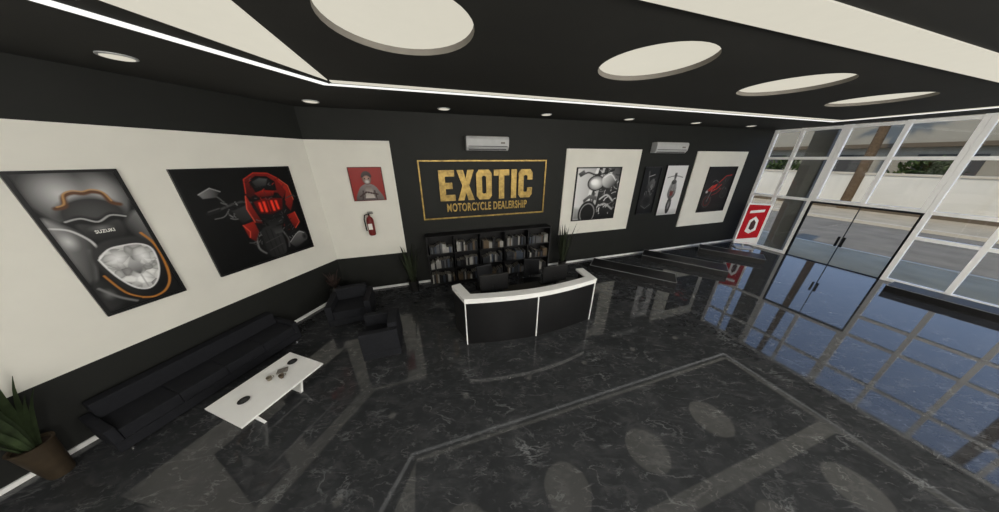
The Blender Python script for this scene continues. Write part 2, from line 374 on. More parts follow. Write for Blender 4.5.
def paint(asp, nx, ny, bg, layers):
    X, Y = np.meshgrid(np.linspace(0,1,nx), np.linspace(0,1,ny)); XA = X*asp
    img = np.zeros((ny, nx, 3)); img[:] = C(bg)
    def segd(p, q):
        px, py, qx, qy = p[0]*asp, p[1], q[0]*asp, q[1]; dx, dy = qx-px, qy-py
        t = np.clip(((XA-px)*dx+(Y-py)*dy)/max(dx*dx+dy*dy, 1e-9), 0, 1)
        return np.hypot(XA-px-t*dx, Y-py-t*dy)
    def sdf(pts):
        d = np.full(X.shape, 9.0); ins = np.zeros(X.shape, bool)
        for p, q in zip(pts, pts[1:]+pts[:1]):
            d = np.minimum(d, segd(p, q))
            if p[1] != q[1]:
                c = ((p[1] > Y) != (q[1] > Y)) & (X < (q[0]-p[0])*(Y-p[1])/(q[1]-p[1])+p[0]); ins ^= c
        return np.where(ins, -d, d)
    def comp(m, col):
        nonlocal img
        img = img*(1-m[..., None])+col*m[..., None]
    def stroke(pts, w, c0, soft):
        d = np.full(X.shape, 9.0)
        for p, q in zip(pts[:-1], pts[1:]): d = np.minimum(d, segd(p, q))
        comp(np.clip(.5-(d-w/2)/soft, 0, 1), np.broadcast_to(C(c0), img.shape))
    for L in layers:
        k = L[0]
        if k in 'pP':
            pts, c0, c1, g = L[1:5]; soft = L[5] if len(L) > 5 else .008
            if k == 'P': pts = sm(pts, True)
            m = np.clip(.5-sdf(pts)/soft, 0, 1)
            v = [p[0]*g[0]+p[1]*g[1] for p in pts]; lo, hi = min(v), max(v)
            t = np.clip((X*g[0]+Y*g[1]-lo)/max(hi-lo, 1e-6), 0, 1)
            comp(m, C(c0)*(1-t[..., None])+C(c1)*t[..., None])
        elif k == 'e':
            cx, cy, rx, ry, c0, c1 = L[1:7]; soft = L[7] if len(L) > 7 else .06
            r = np.hypot((X-cx)/rx, (Y-cy)/ry); m = np.clip((1-r)/soft+.5, 0, 1)
            if soft >= .4: m = np.clip(1-r, 0, 1)**.8*.8
            t = np.clip(r, 0, 1)**1.5
            comp(m, C(c0)*(1-t[..., None])+C(c1)*t[..., None])
        elif k == 'r':
            cx, cy, rx, ry, th, c0 = L[1:7]
            r = np.hypot((X-cx)/rx, (Y-cy)/ry); comp(np.clip(.5-(np.abs(r-1)-th/2)/.06, 0, 1), np.broadcast_to(C(c0), img.shape))
        elif k in 'sS':
            pts, w, c0 = L[1:4]; stroke(sm(pts, False) if k == 'S' else pts, w, c0, L[4] if len(L) > 4 else .006)
        elif k == 'g':
            x0, y0, x1, y1, n, seed, cols = L[1:8]; sc = L[8] if len(L) > 8 else 1; rr = random.Random(seed)
            for _ in range(n):
                x, y = rr.uniform(x0,x1), rr.uniform(y0,y1); a = rr.choice([.3,.5,1.2,1.7,2.6])+rr.uniform(-.3,.3); l = rr.uniform(.02,.09)*sc
                c = (x+.5*l*math.cos(a)-.2*l*math.sin(a), y+.5*l*math.sin(a)+.2*l*math.cos(a))
                stroke(sm([(x,y),c,(x+l*math.cos(a+.2),y+l*math.sin(a+.2))], False, 3), rr.uniform(.004,.014)*sc, rr.choice(cols), .008)
        elif k == 'v':
            pts, seed, n = L[1:4]; pts = sm(pts, True); m = np.clip(.5-sdf(pts)/.008, 0, 1); rr = np.random.RandomState(seed)
            xs = [p[0] for p in pts]; ys = [p[1] for p in pts]
            P = np.stack([rr.uniform(min(xs), max(xs), n), rr.uniform(min(ys), max(ys), n)], 1); sh = rr.uniform(.25, .9, n)
            D = np.stack([np.hypot((X-a)*asp, Y-b) for a, b in P]); i = D.argmin(0); s = np.sort(D, 0)
            v = sh[i]*np.clip(.62+(s[1]-s[0])*16, 0, 1); comp(m, np.stack([v, v, v*.98], -1))
    return img
def poster(fr, label, rect, bg, layers, frame=M_BLACK, fw=.03, off=.0, res=100, name='framed_poster'):
    x0, x1, z0, z1 = rect; W, Hh = x1-x0, z1-z0
    t = fthing(fr, name, label, 'poster', (x0+x1)/2, -off-.001, z0)
    fo = [(-W/2,0),(W/2,0),(W/2,Hh),(-W/2,Hh)]; fi = [(-W/2+fw,fw),(W/2-fw,fw),(W/2-fw,Hh-fw),(-W/2+fw,Hh-fw)]
    MB().ring_xz(fo, fi, -.045, -.002).build('frame', frame, t)
    iw, ih = W-2*fw, Hh-2*fw; nx = res; ny = max(8, int(res*ih/iw))
    img = paint(iw/ih, nx, ny, bg, layers)
    vs = [(-W/2+fw+iw*i/(nx-1), -.025, fw+ih*j/(ny-1)) for j in range(ny) for i in range(nx)]
    fs = [(j*nx+i, j*nx+i+1, (j+1)*nx+i+1, (j+1)*nx+i) for j in range(ny-1) for i in range(nx-1)]
    n0 = len(vs); vs += [(-W/2+fw,-.002,fw),(W/2-fw,-.002,fw),(W/2-fw,-.002,Hh-fw),(-W/2+fw,-.002,Hh-fw)]; fs.append((n0+3,n0+2,n0+1,n0))
    me = bpy.data.meshes.new('print'); me.from_pydata(vs, [], fs); me.materials.append(M_PRINT)
    at_ = me.color_attributes.new('ink', 'FLOAT_COLOR', 'POINT')
    buf = np.ones((len(vs), 4), dtype=np.float32); buf[:n0,:3] = img.reshape(-1, 3); buf[n0:,:3] = .02
    at_.data.foreach_set('color', buf.ravel())
    o = bpy.data.objects.new('print', me); COL.objects.link(o); o.parent = t
    return t, iw, ih, fw
def text_mesh(body, m, parent, cx, zb, width, height, y, name, off=.02, ext=.01):
    cu = bpy.data.curves.new('txt', 'FONT'); cu.body = body; cu.size = 1; cu.offset = off; cu.extrude = ext; cu.align_x = 'CENTER'; cu.space_character = 1.1
    ob = bpy.data.objects.new('txt', cu); COL.objects.link(ob)
    bpy.context.view_layer.update(); dg = bpy.context.evaluated_depsgraph_get()
    me = bpy.data.meshes.new_from_object(ob.evaluated_get(dg)); bpy.data.objects.remove(ob)
    xs = [v.co.x for v in me.vertices]; ys = [v.co.y for v in me.vertices]; a, b, c, d = min(xs), max(xs), min(ys), max(ys)
    for v in me.vertices:
        v.co = Vector((cx+((v.co.x-a)/(b-a)-.5)*width, y-v.co.z, zb+(v.co.y-c)/(d-c)*height))
    me.materials.clear(); me.materials.append(m)
    o = bpy.data.objects.new(name, me); COL.objects.link(o); o.parent = parent; return o
OR = (178,118,52); RD = (196,38,22); RD2 = (112,22,18)
r1 = wrect('left', (0,172), (118,168), (182,290), (105,318))
lamp_poly = [(.26,.4),(.42,.46),(.6,.47),(.8,.46),(.92,.4),(.88,.26),(.76,.15),(.6,.1),(.44,.14),(.32,.26)]
t1, iw, ih, fw = poster('left', 'largest poster, close up of a motorcycle headlamp with orange edges', r1, 24, [
    ('p',[(0,1),(1,1),(1,.55),(0,.55)],70,34,(.3,1)), ('e',.5,.78,.56,.26,118,46,.1), ('e',.32,.87,.34,.17,205,130,.5), ('e',.76,.85,.28,.18,185,110,.5), ('e',.52,.72,.36,.12,70,40,.3),
    ('S',[(.2,.78),(.29,.79),(.34,.85),(.44,.87),(.54,.862),(.64,.87),(.74,.85),(.78,.79),(.86,.77)],.024,(90,58,34),.012), ('S',[(.22,.79),(.3,.805),(.35,.866),(.45,.885),(.55,.876),(.65,.885),(.75,.863),(.79,.8)],.007,(184,140,88),.008),
    ('P',[(-.05,.76),(.14,.69),(.34,.72),(.52,.69),(.7,.72),(.88,.69),(1.05,.76),(1.05,-.05),(-.05,-.05)],6,24,(0,1),.02),
    ('P',[(-.02,.7),(.14,.67),(.3,.56),(.3,.46),(.2,.34),(.06,.26),(-.02,.3)],150,16,(.7,-.6),.03), ('P',[(1.02,.7),(.86,.67),(.76,.6),(.82,.5),(.92,.44),(1.02,.48)],120,20,(-.7,-.5),.03),
    ('e',.1,.56,.12,.08,210,120,.5), ('P',[(.28,.66),(.5,.64),(.74,.66),(.72,.55),(.54,.5),(.34,.55)],8,60,(0,1),.02), ('e',.5,.62,.18,.03,120,60,.5), ('S',[(.02,.66),(.18,.63),(.3,.55),(.33,.48)],.008,220,.01), ('S',[(.2,.69),(.36,.7),(.51,.665),(.68,.7),(.84,.68)],.007,190,.01),
    ('S',[(.08,.24),(.18,.36),(.23,.48)],.01,90,.02), ('P',[(.0,.22),(.14,.26),(.26,.2),(.3,.08),(.1,.02),(0,.04)],46,10,(1,.2),.03), ('e',.12,.14,.1,.06,110,50,.5),
    ('P',[(.2,.42),(.36,.51),(.6,.53),(.86,.51),(.99,.4),(.94,.2),(.78,.08),(.58,.05),(.38,.1),(.26,.24)],4,50,(-.3,1),.02), ('v',lamp_poly,12,52), ('S',lamp_poly+[lamp_poly[0]],.008,230,.008),
    ('e',.46,.38,.16,.07,255,235,.5), ('e',.76,.36,.14,.08,255,235,.5), ('e',.58,.2,.14,.07,255,235,.5), ('P',[(.52,.3),(.6,.35),(.69,.3),(.6,.23)],70,180,(0,1),.012), ('s',[(.6,.12),(.6,.22)],.004,130,.01), ('S',[(.3,.33),(.44,.28),(.52,.3)],.004,130,.01), ('S',[(.9,.32),(.76,.27),(.69,.3)],.004,130,.01),
    ('S',[(.9,.54),(.985,.44),(.985,.28),(.92,.13),(.78,.045),(.6,.02),(.46,.04)],.013,OR,.008), ('S',[(.2,.28),(.3,.12),(.46,.04)],.009,OR,.008), ('S',[(.06,.2),(.2,.1),(.36,.03)],.01,130,.014)], res=170)
text_mesh('SUZUKI', M_TAG, t1, .02*iw, fw+.585*ih, .22*iw, .024*ih, -.0262, 'lettering', .03, .0004)
r2 = wrect('left', (168,168), (288,167), (312,247), (218,277))
poster('left', 'large black poster of a red motorcycle seen from behind', r2, 8, [
    ('S',[(.5,.66),(.4,.68),(.3,.66),(.2,.63)],.018,70,.012), ('s',[(.2,.63),(.11,.61)],.034,26,.012), ('s',[(.205,.645),(.115,.626)],.006,90,.01), ('S',[(.28,.66),(.24,.74),(.2,.78)],.008,90,.008), ('p',[(.1,.79),(.2,.84),(.27,.8),(.22,.75),(.12,.75)],120,24,(1,-.4),.01), ('s',[(.1,.79),(.2,.84),(.27,.8)],.005,170,.008), ('S',[(.28,.62),(.22,.56),(.14,.55)],.006,120,.008),
    ('g',.26,.5,.46,.68,34,3,[30,60,110,150,18],.7), ('p',[(.3,.6),(.44,.64),(.46,.5),(.34,.46)],20,60,(.6,1),.014),
    ('P',[(.5,.36),(.66,.36),(.69,.2),(.66,.02),(.5,.02),(.47,.2)],30,46,(1,.2),.014), ('s',[(.535,.03),(.53,.34)],.008,14,.01), ('s',[(.585,.03),(.585,.34)],.008,14,.01), ('s',[(.635,.03),(.64,.34)],.008,14,.01), ('s',[(.5,.1),(.66,.14)],.006,70,.01), ('s',[(.49,.2),(.67,.24)],.006,70,.01),
    ('S',[(.42,.3),(.4,.16),(.45,.08)],.014,110,.012), ('S',[(.7,.3),(.74,.18),(.72,.08)],.014,80,.012), ('g',.36,.1,.48,.4,26,5,[14,30,60,100,(90,20,16)],.7), ('g',.68,.08,.9,.4,34,6,[14,30,60,100,(90,20,16)],.7),
    ('p',[(.74,.12),(.9,.24),(.97,.2),(.95,.1),(.8,.04)],100,22,(0,-1),.012), ('e',.945,.15,.035,.05,16,70,.2), ('S',[(.75,.13),(.88,.225),(.95,.2)],.006,170,.008),
    ('p',[(.5,.9),(.62,.96),(.76,.95),(.86,.88),(.9,.74),(.84,.66),(.56,.66),(.47,.74)],(44,10,10),(120,24,18),(.6,1),.012), ('p',[(.54,.88),(.63,.93),(.74,.92),(.81,.86),(.8,.76),(.58,.74)],16,6,(0,1),.01), ('p',[(.58,.87),(.66,.905),(.74,.89),(.7,.82),(.6,.81)],24,76,(.2,1),.012),
    ('s',[(.48,.76),(.51,.9),(.62,.96)],.006,(200,56,36),.008), ('s',[(.62,.96),(.76,.95),(.86,.885)],.006,(200,56,36),.008), ('p',[(.84,.88),(.93,.8),(.95,.62),(.88,.5),(.84,.6),(.9,.74)],(170,36,22),(80,16,14),(0,-1),.01), ('s',[(.86,.88),(.94,.8),(.955,.63)],.006,(235,110,80),.008),
    ('p',[(.47,.74),(.43,.6),(.46,.44),(.53,.42),(.5,.56)],(160,34,22),(70,14,12),(0,-1),.01), ('s',[(.465,.73),(.432,.6),(.46,.45)],.006,(225,90,66),.008),
    ('p',[(.52,.72),(.65,.76),(.8,.73),(.86,.62),(.8,.5),(.66,.45),(.54,.49),(.49,.6)],18,6,(0,1),.01), ('p',[(.56,.75),(.65,.775),(.77,.755),(.74,.7),(.59,.7)],(150,30,20),(60,12,10),(0,-1),.01),
    ('p',[(.52,.66),(.65,.69),(.83,.66),(.79,.54),(.66,.5),(.54,.53)],(60,6,6),(96,12,10),(0,1),.012),
    ('s',[(.57,.555),(.572,.64)],.02,(255,64,40),.016), ('s',[(.615,.545),(.618,.645)],.02,(255,64,40),.016), ('s',[(.7,.545),(.7,.645)],.02,(255,64,40),.016), ('s',[(.75,.555),(.748,.64)],.02,(255,64,40),.016), ('s',[(.655,.54),(.66,.65)],.006,(170,30,20),.012),
    ('p',[(.54,.47),(.66,.43),(.79,.48),(.74,.38),(.6,.36)],40,14,(0,1),.01), ('p',[(.6,.36),(.72,.36),(.7,.27),(.62,.27)],70,30,(0,1),.01), ('p',[(.34,.44),(.45,.46),(.46,.34),(.4,.24),(.35,.3)],(150,32,20),(60,12,10),(.6,-1),.01), ('s',[(.34,.44),(.38,.36),(.36,.3)],.006,(225,90,66),.008), ('p',[(.82,.46),(.92,.48),(.94,.34),(.86,.28)],(70,14,12),(160,34,22),(1,1),.01), ('s',[(.92,.48),(.94,.35),(.87,.285)],.006,(225,90,66),.008),
    ('S',[(.88,.66),(.96,.68),(.99,.66)],.014,60,.012), ('g',.5,.36,.84,.5,26,18,[8,20,50,90],.6), ('g',.52,.66,.9,.94,30,28,[6,14,40,90,(170,40,26)],.5)], res=170)
r3 = wrect('far', (349,167), (383,167), (385,200), (353,201))
poster('far', 'small red poster of a seated figure above the fire extinguisher', r3, (140,34,28), [
    ('P',[(.1,-.05),(.2,.34),(.4,.5),(.62,.5),(.8,.34),(.92,-.05)],(60,50,50),(130,120,118),(.3,1)), ('p',[(.36,.06),(.42,.44),(.6,.44),(.66,.06)],(190,180,174),(110,98,94),(0,1)), ('e',.5,.66,.14,.17,(170,136,122),(90,62,56),.1),
    ('P',[(.34,.7),(.38,.84),(.5,.9),(.63,.84),(.66,.7),(.5,.77)],(40,30,30),(74,58,56),(0,1)), ('e',.5,.58,.09,.07,(200,194,188),(110,102,98),.1), ('s',[(.2,.12),(.42,.26),(.76,.18)],.05,(60,40,38)), ('s',[(.26,.02),(.32,.3)],.03,(50,34,34)), ('s',[(.72,.02),(.68,.3)],.03,(50,34,34)), ('e',.44,.67,.03,.025,30,50), ('e',.56,.67,.03,.025,30,50)], fw=.012, frame=mat('red_frame',(96,26,22)), res=50)
POFF = .03
r4 = wrect('far', (573,167), (619,167), (613,218), (573,220))
poster('far', 'black and white motorcycle close up poster on the left white wall panel', r4, 120, [
    ('p',[(0,0),(1,0),(1,1),(0,1)],222,110,(1,.1)), ('p',[(0,0),(.4,0),(.3,.2),(0,.26)],110,170,(0,1),.06), ('P',[(.76,1.05),(1.05,1.05),(1.05,.3),(.86,.5)],50,120,(-.6,-.4),.1),
    ('p',[(.42,1.02),(.66,1.02),(.94,.8),(1.02,.5),(1.02,-.02),(.5,-.02),(.4,.5)],14,50,(-.2,1),.02), ('g',.46,.02,1,.96,120,11,[8,24,60,120,200,235,16,40],1.5),
    ('S',[(.46,1.0),(.36,.6),(.28,.1)],.07,230,.014), ('S',[(.5,1.0),(.41,.6),(.335,.1)],.016,30,.01), ('S',[(.6,1.0),(.52,.6),(.46,.1)],.06,190,.014), ('S',[(.635,1.0),(.56,.6),(.51,.1)],.016,20,.01),
    ('e',.34,.12,.22,.26,18,8,.06), ('r',.34,.12,.17,.2,.1,150), ('p',[(.2,.4),(.34,.5),(.52,.46),(.52,.38),(.34,.42),(.22,.34)],24,110,(0,1),.014),
    ('e',.46,.72,.19,.14,240,70,.08), ('r',.46,.72,.19,.14,.14,14), ('e',.42,.74,.09,.06,255,236,.3), ('S',[(.08,.86),(.24,.92),(.42,.88),(.62,.9),(.84,.96)],.03,14,.012), ('p',[(.02,.9),(.14,.97),(.2,.9),(.08,.84)],20,100,(0,1),.012),
    ('P',[(.6,.82),(.78,.9),(.94,.76),(.84,.62),(.64,.66)],226,30,(.6,-.6),.02), ('S',[(.64,.82),(.78,.88),(.92,.76)],.014,245,.01), ('S',[(.6,.4),(.76,.48),(.92,.36)],.03,200,.014), ('S',[(.58,.26),(.74,.3),(.94,.18)],.03,170,.014)], off=POFF, res=80)
r5 = wrect('far', (641,167), (658,167), (654,213), (638,214))
poster('far', 'narrow dark poster of a motorcycle between the white wall panels', r5, 8, [
    ('e',.5,.28,.42,.2,50,12,.15), ('e',.5,.28,.24,.11,8,24,.15), ('s',[(.3,.92),(.42,.62),(.66,.42)],.03,80,.02), ('P',[(.3,.6),(.66,.78),(.82,.6),(.5,.5)],22,90,(.4,1),.02), ('g',.2,.4,.8,.8,24,2,[12,40,110,160],.9), ('s',[(.35,.82),(.7,.86)],.012,170), ('s',[(.2,.18),(.5,.11),(.8,.2)],.01,110)], res=40)
r6 = wrect('far', (662,165), (684,165), (679,214), (659,215))
poster('far', 'narrow white poster of a slim motorcycle seen head on', r6, 216, [('p',[(0,0),(1,0),(1,.12),(0,.16)],170,214,(0,1),.05)]+
    [('e',.5,.2,.12,.18,50,20,.08), ('e',.5,.2,.05,.1,140,60,.2), ('P',[(.3,.46),(.4,.7),(.6,.7),(.7,.46),(.58,.34),(.42,.34)],60,150,(0,1),.012), ('S',[(.14,.77),(.4,.8),(.6,.8),(.86,.77)],.014,30), ('e',.5,.68,.12,.05,60,24,.1),
     ('s',[(.43,.7),(.44,.2)],.018,70), ('s',[(.57,.7),(.56,.2)],.018,90), ('g',.34,.36,.66,.64,18,6,[30,90,190,150],.6), ('p',[(.4,.5),(.6,.5),(.55,.4),(.45,.4)],RD2,(90,50,46),(0,1)), ('p',[(.44,.86),(.56,.86),(.54,.7),(.46,.7)],90,50,(0,1))], fw=.02, res=45)
r7 = wrect('far', (706,167), (735,166), (722,210), (697,212))
poster('far', 'black poster of a dark motorcycle with red accents nearest the windows', r7, 6, [
    ('p',[(0,0),(1,0),(1,.2),(0,.1)],12,22,(0,1),.05), ('e',.24,.24,.17,.16,36,8,.08), ('r',.24,.24,.15,.14,.1,80), ('r',.24,.24,.11,.1,.08,(150,30,22)), ('e',.8,.42,.14,.14,32,8,.08), ('r',.8,.42,.12,.12,.1,66),
    ('p',[(.1,.42),(.3,.58),(.5,.66),(.7,.82),(.9,.84),(.84,.7),(.66,.5),(.46,.34),(.3,.34)],10,40,(.5,1),.014), ('g',.2,.3,.84,.74,40,7,[8,20,50,90,14,120],.9),
    ('p',[(.12,.46),(.3,.59),(.46,.64),(.42,.56),(.28,.48)],(120,22,16),(220,46,32),(.3,1),.01), ('s',[(.5,.66),(.7,.81),(.9,.83)],.016,(200,40,28)), ('s',[(.3,.46),(.48,.52),(.62,.62)],.018,(200,38,26)), ('s',[(.36,.38),(.52,.42),(.66,.52)],.012,(160,32,24)), ('s',[(.14,.5),(.3,.61)],.006,(250,150,130)), ('e',.14,.46,.05,.035,220,90,.2), ('S',[(.26,.68),(.36,.72),(.46,.68)],.014,110,.012), ('s',[(.24,.24),(.32,.5)],.014,130,.012)], off=POFF, res=80)

# gold sign
x0, x1, z0, z1 = wrect('far', (417,160), (546,160), (543,213), (424,219))
W, Hh = x1-x0, z1-z0
t = fthing('far', 'wall_sign', 'gold framed wall sign with big gold block letters above the bookcase', 'sign', (x0+x1)/2, -.001, z0)
rc = lambda e: [(-W/2+e,e),(W/2-e,e),(W/2-e,Hh-e),(-W/2+e,Hh-e)]
MB().ring_xz(rc(0), rc(.034), -.03, -.002).build('frame', M_GOLD, t)
E = [(0,0),(.62,0),(.62,.2),(.24,.2),(.24,.4),(.52,.4),(.52,.6),(.24,.6),(.24,.8),(.62,.8),(.62,1),(0,1)]
X = [(0,0),(.26,0),(.35,.28),(.44,0),(.7,0),(.49,.5),(.7,1),(.44,1),(.35,.72),(.26,1),(0,1),(.21,.5)]
T = [(.22,0),(.46,0),(.46,.8),(.68,.8),(.68,1),(0,1),(0,.8),(.22,.8)]
I = [(0,0),(.24,0),(.24,1),(0,1)]
Cc = [(.66,.36),(.66,.12),(.54,0),(.12,0),(0,.12),(0,.88),(.12,1),(.54,1),(.66,.88),(.66,.64),(.42,.64),(.42,.76),(.38,.8),(.28,.8),(.24,.76),(.24,.24),(.28,.2),(.38,.2),(.42,.24),(.42,.36)]
Oo = ([(.12,0),(.54,0),(.66,.12),(.66,.88),(.54,1),(.12,1),(0,.88),(0,.12)], [(.28,.2),(.38,.2),(.42,.24),(.42,.76),(.38,.8),(.28,.8),(.24,.76),(.24,.24)])
tw = .62+.7+.66+.68+.24+.66+.5; kx = .745*W/tw; kz = .52*Hh; xx = -W/2+.135*W; zz = .32*Hh
for g, w in ((E,.62),(X,.7),('O',.66),(T,.68),(I,.24),(Cc,.66)):
    S = lambda q: [(xx+p[0]*kx, zz+p[1]*kz) for p in q]
    mb = MB()
    if g == 'O': mb.ring_xz(S(Oo[0]), S(Oo[1]), -.04, -.002)
    else: mb.prism_xz(S(g), -.04, -.002)
    mb.build('letter', M_GOLD, t); xx += (w+.1)*kx
text_mesh('MOTORCYCLE DEALERSHIP', M_GOLD, t, .01*W, .12*Hh, .66*W, .15*Hh, -.013, 'lettering', .02)

# air conditioners
def aircon(label, q):
    x0, x1, z0, z1 = wrect('far', *q, off=.2); w = x1-x0; h = z1-z0
    t = fthing('far', 'air_conditioner', label, 'air conditioner', (x0+x1)/2, -.001, z0, 'wall air conditioners')
    prof = [(0,0),(-.14,0),(-.2,.25*h),(-.21,.8*h),(-.19,h),(0,h)]
    n = len(prof); vs = [(-w/2,p[0],p[1]) for p in prof]+[(w/2,p[0],p[1]) for p in prof]
    MB().add(vs, [list(range(n)), list(range(n,2*n))[::-1]]+[(i,(i+1)%n,n+(i+1)%n,n+i) for i in range(n)]).build('body', M_LGREY, t, bevel=.008)
    MB().box(-w*.46, w*.46, -.213, -.2, .27*h, .33*h).build('seam', M_DGREY, t)
    MB().box(-w*.44, w*.44, -.18, -.15, .03*h, .12*h).build('louver', M_DGREY, t)
    MB().box(w*.3, w*.4, -.2145, -.208, .5*h, .62*h).build('display', M_GREY, t)
    MB().box(-w*.48, w*.48, -.17, -.03, h, h+.012).build('intake_grille', M_GREY, t)
aircon('white wall air conditioner above the gold sign', ((466,137),(509,136),(509,150),(467,151)))
aircon('white wall air conditioner between the two white panels', ((657,143),(689,142),(688,152),(656,154)))

# fire extinguisher
xx, zz = on_wall('far', 373, 235, .1)
t = fthing('far', 'fire_extinguisher', 'red fire extinguisher hung on the white wall under the red poster', 'fire extinguisher', xx, -.1, zz)
MB().lathe([(.06,0),(.075,.015),(.078,.05),(.078,.37),(.06,.43),(.028,.46),(.025,.49)], seg=20).build('cylinder', M_RED, t, smooth=True)
MB().cyl((0,0,.488), (0,0,.54), .02).box(-.02,.1,-.012,.012,.53,.545).box(-.02,.09,-.012,.012,.56,.572).build('valve', M_BLACK, t)
MB().tube([(-.02,0,.52),(-.09,-.01,.5),(-.115,-.015,.4),(-.11,-.015,.2),(-.105,-.015,.12)], .014).build('hose', M_BLACK, t, smooth=True)
MB().box(-.045,.045,-.0812,-.074,.16,.3).build('label_plate', M_TAG, t)
MB().box(-.03,.03,.06,.098,.3,.36).build('bracket', M_BLACK, t)

# ---------------------------------------------------------------- plants
def plant(label, loc, prof, potm, leafm, nl, L, Wd, lean, seed, azc, azw, bend=.3, name='potted_plant'):
    rnd = random.Random(seed); t = thing(name, label, 'plant', loc, 0)
    zt = prof[-1][1]; rt = prof[-1][0]
    MB().lathe(prof+[(rt-.02,zt),(rt-.025,zt-.05)], seg=24).build('pot', potm, t, smooth=True)
    MB().cyl((0,0,zt-.048), (0,0,zt-.03), rt-.026, seg=24).build('soil', M_SOIL, t)
    mb = MB()
    for i in range(nl):
        az = azc+rnd.uniform(-azw, azw); q = i/nl; rr = rt*.5*q
        mb.blade((rr*math.cos(az), rr*math.sin(az), zt-.04), az, L*rnd.uniform(.6,1.05), Wd*rnd.uniform(.8,1.15), lean*(.15+q)+rnd.uniform(0,.06), bend=bend*q+.05)
    mb.build('foliage', leafm, t, smooth=True)
    return t
plant('spiky green plant in brown pot at the lower left corner', at(56,472,0)+Vector((.08,.0,0)), [(.075,0),(.085,.02),(.125,.46),(.135,.5)], M_POT, M_LEAF, 30, .95, .05, .24, 3, -.7, 1.25, .35)
AN = A_FAR-PI/2
p = wpt('far', 1.72, -.36, 0); plant('slender upright plant in a black pot on the left of the bookcase', p, [(.1,0),(.11,.02),(.13,.26),(.135,.3)], M_BPOT, M_LEAF2, 24, 1.15, .07, .18, 4, AN, 1.7, .22)
p = wpt('far', 6.22, -.36, 0); plant('slender upright plant in a black pot on the right of the bookcase', p, [(.1,0),(.11,.02),(.13,.26),(.135,.3)], M_BPOT, M_LEAF2, 24, 1.25, .07, .18, 5, AN, 1.7, .22)
rnd = random.Random(9)
t = thing('potted_plant', 'dried dark twig plant in a dark vase behind the armchair', 'plant', (-3.92, 4.92, 0))
MB().lathe([(.09,0),(.14,.08),(.16,.25),(.12,.4),(.1,.46),(.08,.46),(.07,.42)], seg=20).build('vase', M_BPOT, t, smooth=True)
mb = MB()
for i in range(16):
    a = rnd.uniform(0,2*PI); q = rnd.uniform(.08,.2); z = rnd.uniform(.7,.92)
    mb.tube([(0,0,.42),(q*.4*math.cos(a),q*.4*math.sin(a),.42+(z-.42)*.55),(q*math.cos(a),q*math.sin(a),z)], [.008,.012,.004], 6)
    mb.blade((q*.5*math.cos(a),q*.5*math.sin(a),.5), a, .2, .07, .4)
mb.build('twigs', M_TWIG, t, smooth=True)

# ---------------------------------------------------------------- bookcase and books
BX0, BX1, BH, BD = 2.16, 5.72, 1.42, .34
bw = BX1-BX0
t = fthing('far', 'bookcase', 'long low black bookcase filled with books under the gold sign', 'bookcase', BX0, -.03, 0)
MB().box(0,bw,-.015,0,0,BH).build('back_panel', M_BLACK, t)
NC = 5; cw = bw/NC; rowz = [.08, .52, .96]
for x in (0, bw-.03): MB().box(x,x+.03,-BD,-.015,0,BH).build('side_panel', M_BLACK, t)
for c in range(1, NC): MB().box(c*cw-.012,c*cw+.012,-BD+.01,-.015,.08,BH-.03).build('divider', M_BLACK, t)
MB().box(.03,bw-.03,-BD+.02,-.015,0,.055).build('plinth', M_BLACK, t)
MB().box(-.01,bw+.01,-BD-.01,-.001,BH,BH+.03).build('top_panel', M_BLACK, t)
for z in rowz:
    for c in range(NC): MB().box(c*cw+.03,(c+1)*cw-.03 if c==NC-1 else (c+1)*cw-.012,-BD+.005,-.015,z-.025,z).build('shelf', M_BLACK, t)
bcol = [('grey', (82,83,85)), ('dark grey', (38,40,44)), ('blue grey', (58,66,78)), ('white', (148,147,142)), ('black', (15,15,17)), ('tan', (90,75,56))]
rown = ['bottom', 'middle', 'top']; bayn = ['leftmost', 'second', 'middle', 'fourth', 'rightmost']
rb = random.Random(33)
protos = {}
def book(ci, th, hh, dp):
    key = (ci, round(th, 2), round(hh, 2))
    if key not in protos:
        mb = MB(); th2, hh2 = key[1], key[2]
        mb.box(0,th2,0,.006,0,hh2).box(0,.004,0,dp,0,hh2).box(th2-.004,th2,0,dp,0,hh2); mb.cur = 1; mb.box(.004,th2-.004,.006,dp-.006,.004,hh2-.004)
        o = mb.build('book', [mat('cover_%d' % ci, bcol[ci][1], .7, var=.25), M_PAPER]); protos[key] = o; return o, key
    o = protos[key].copy(); COL.objects.link(o); return o, key
for r, z in enumerate(rowz):
    for c in range(NC):
        xa, xb = c*cw+.04, (c+1)*cw-.03
        x = xa+rb.uniform(0,.03); run = 0
        while x < xb-.055:
            if run == 0:
                ci0 = rb.choice([0,0,1,1,4,4,2,5,5,3,3]); run = rb.randint(2,4); hh0 = rb.uniform(.16,.27)
            run -= 1; ci = ci0 if rb.random() < .55 else rb.choice([0,1,1,2,3,4,4,5]); th = rb.uniform(.026,.05); hh = hh0+rb.uniform(-.03,.03)
            o, k = book(ci, th, hh, .22)
            o.location = wpt('far', BX0+x, -.03-BD+.04, z+.0005); o.rotation_euler = (0,0,A_FAR)
            tag(o, '%s book upright in the %s bay, %s shelf of the bookcase' % (bcol[ci][0], bayn[c], rown[r]), 'book', '%s books in the %s bay of the %s shelf' % (bcol[ci][0], bayn[c], rown[r]))
            x += k[1]+.003

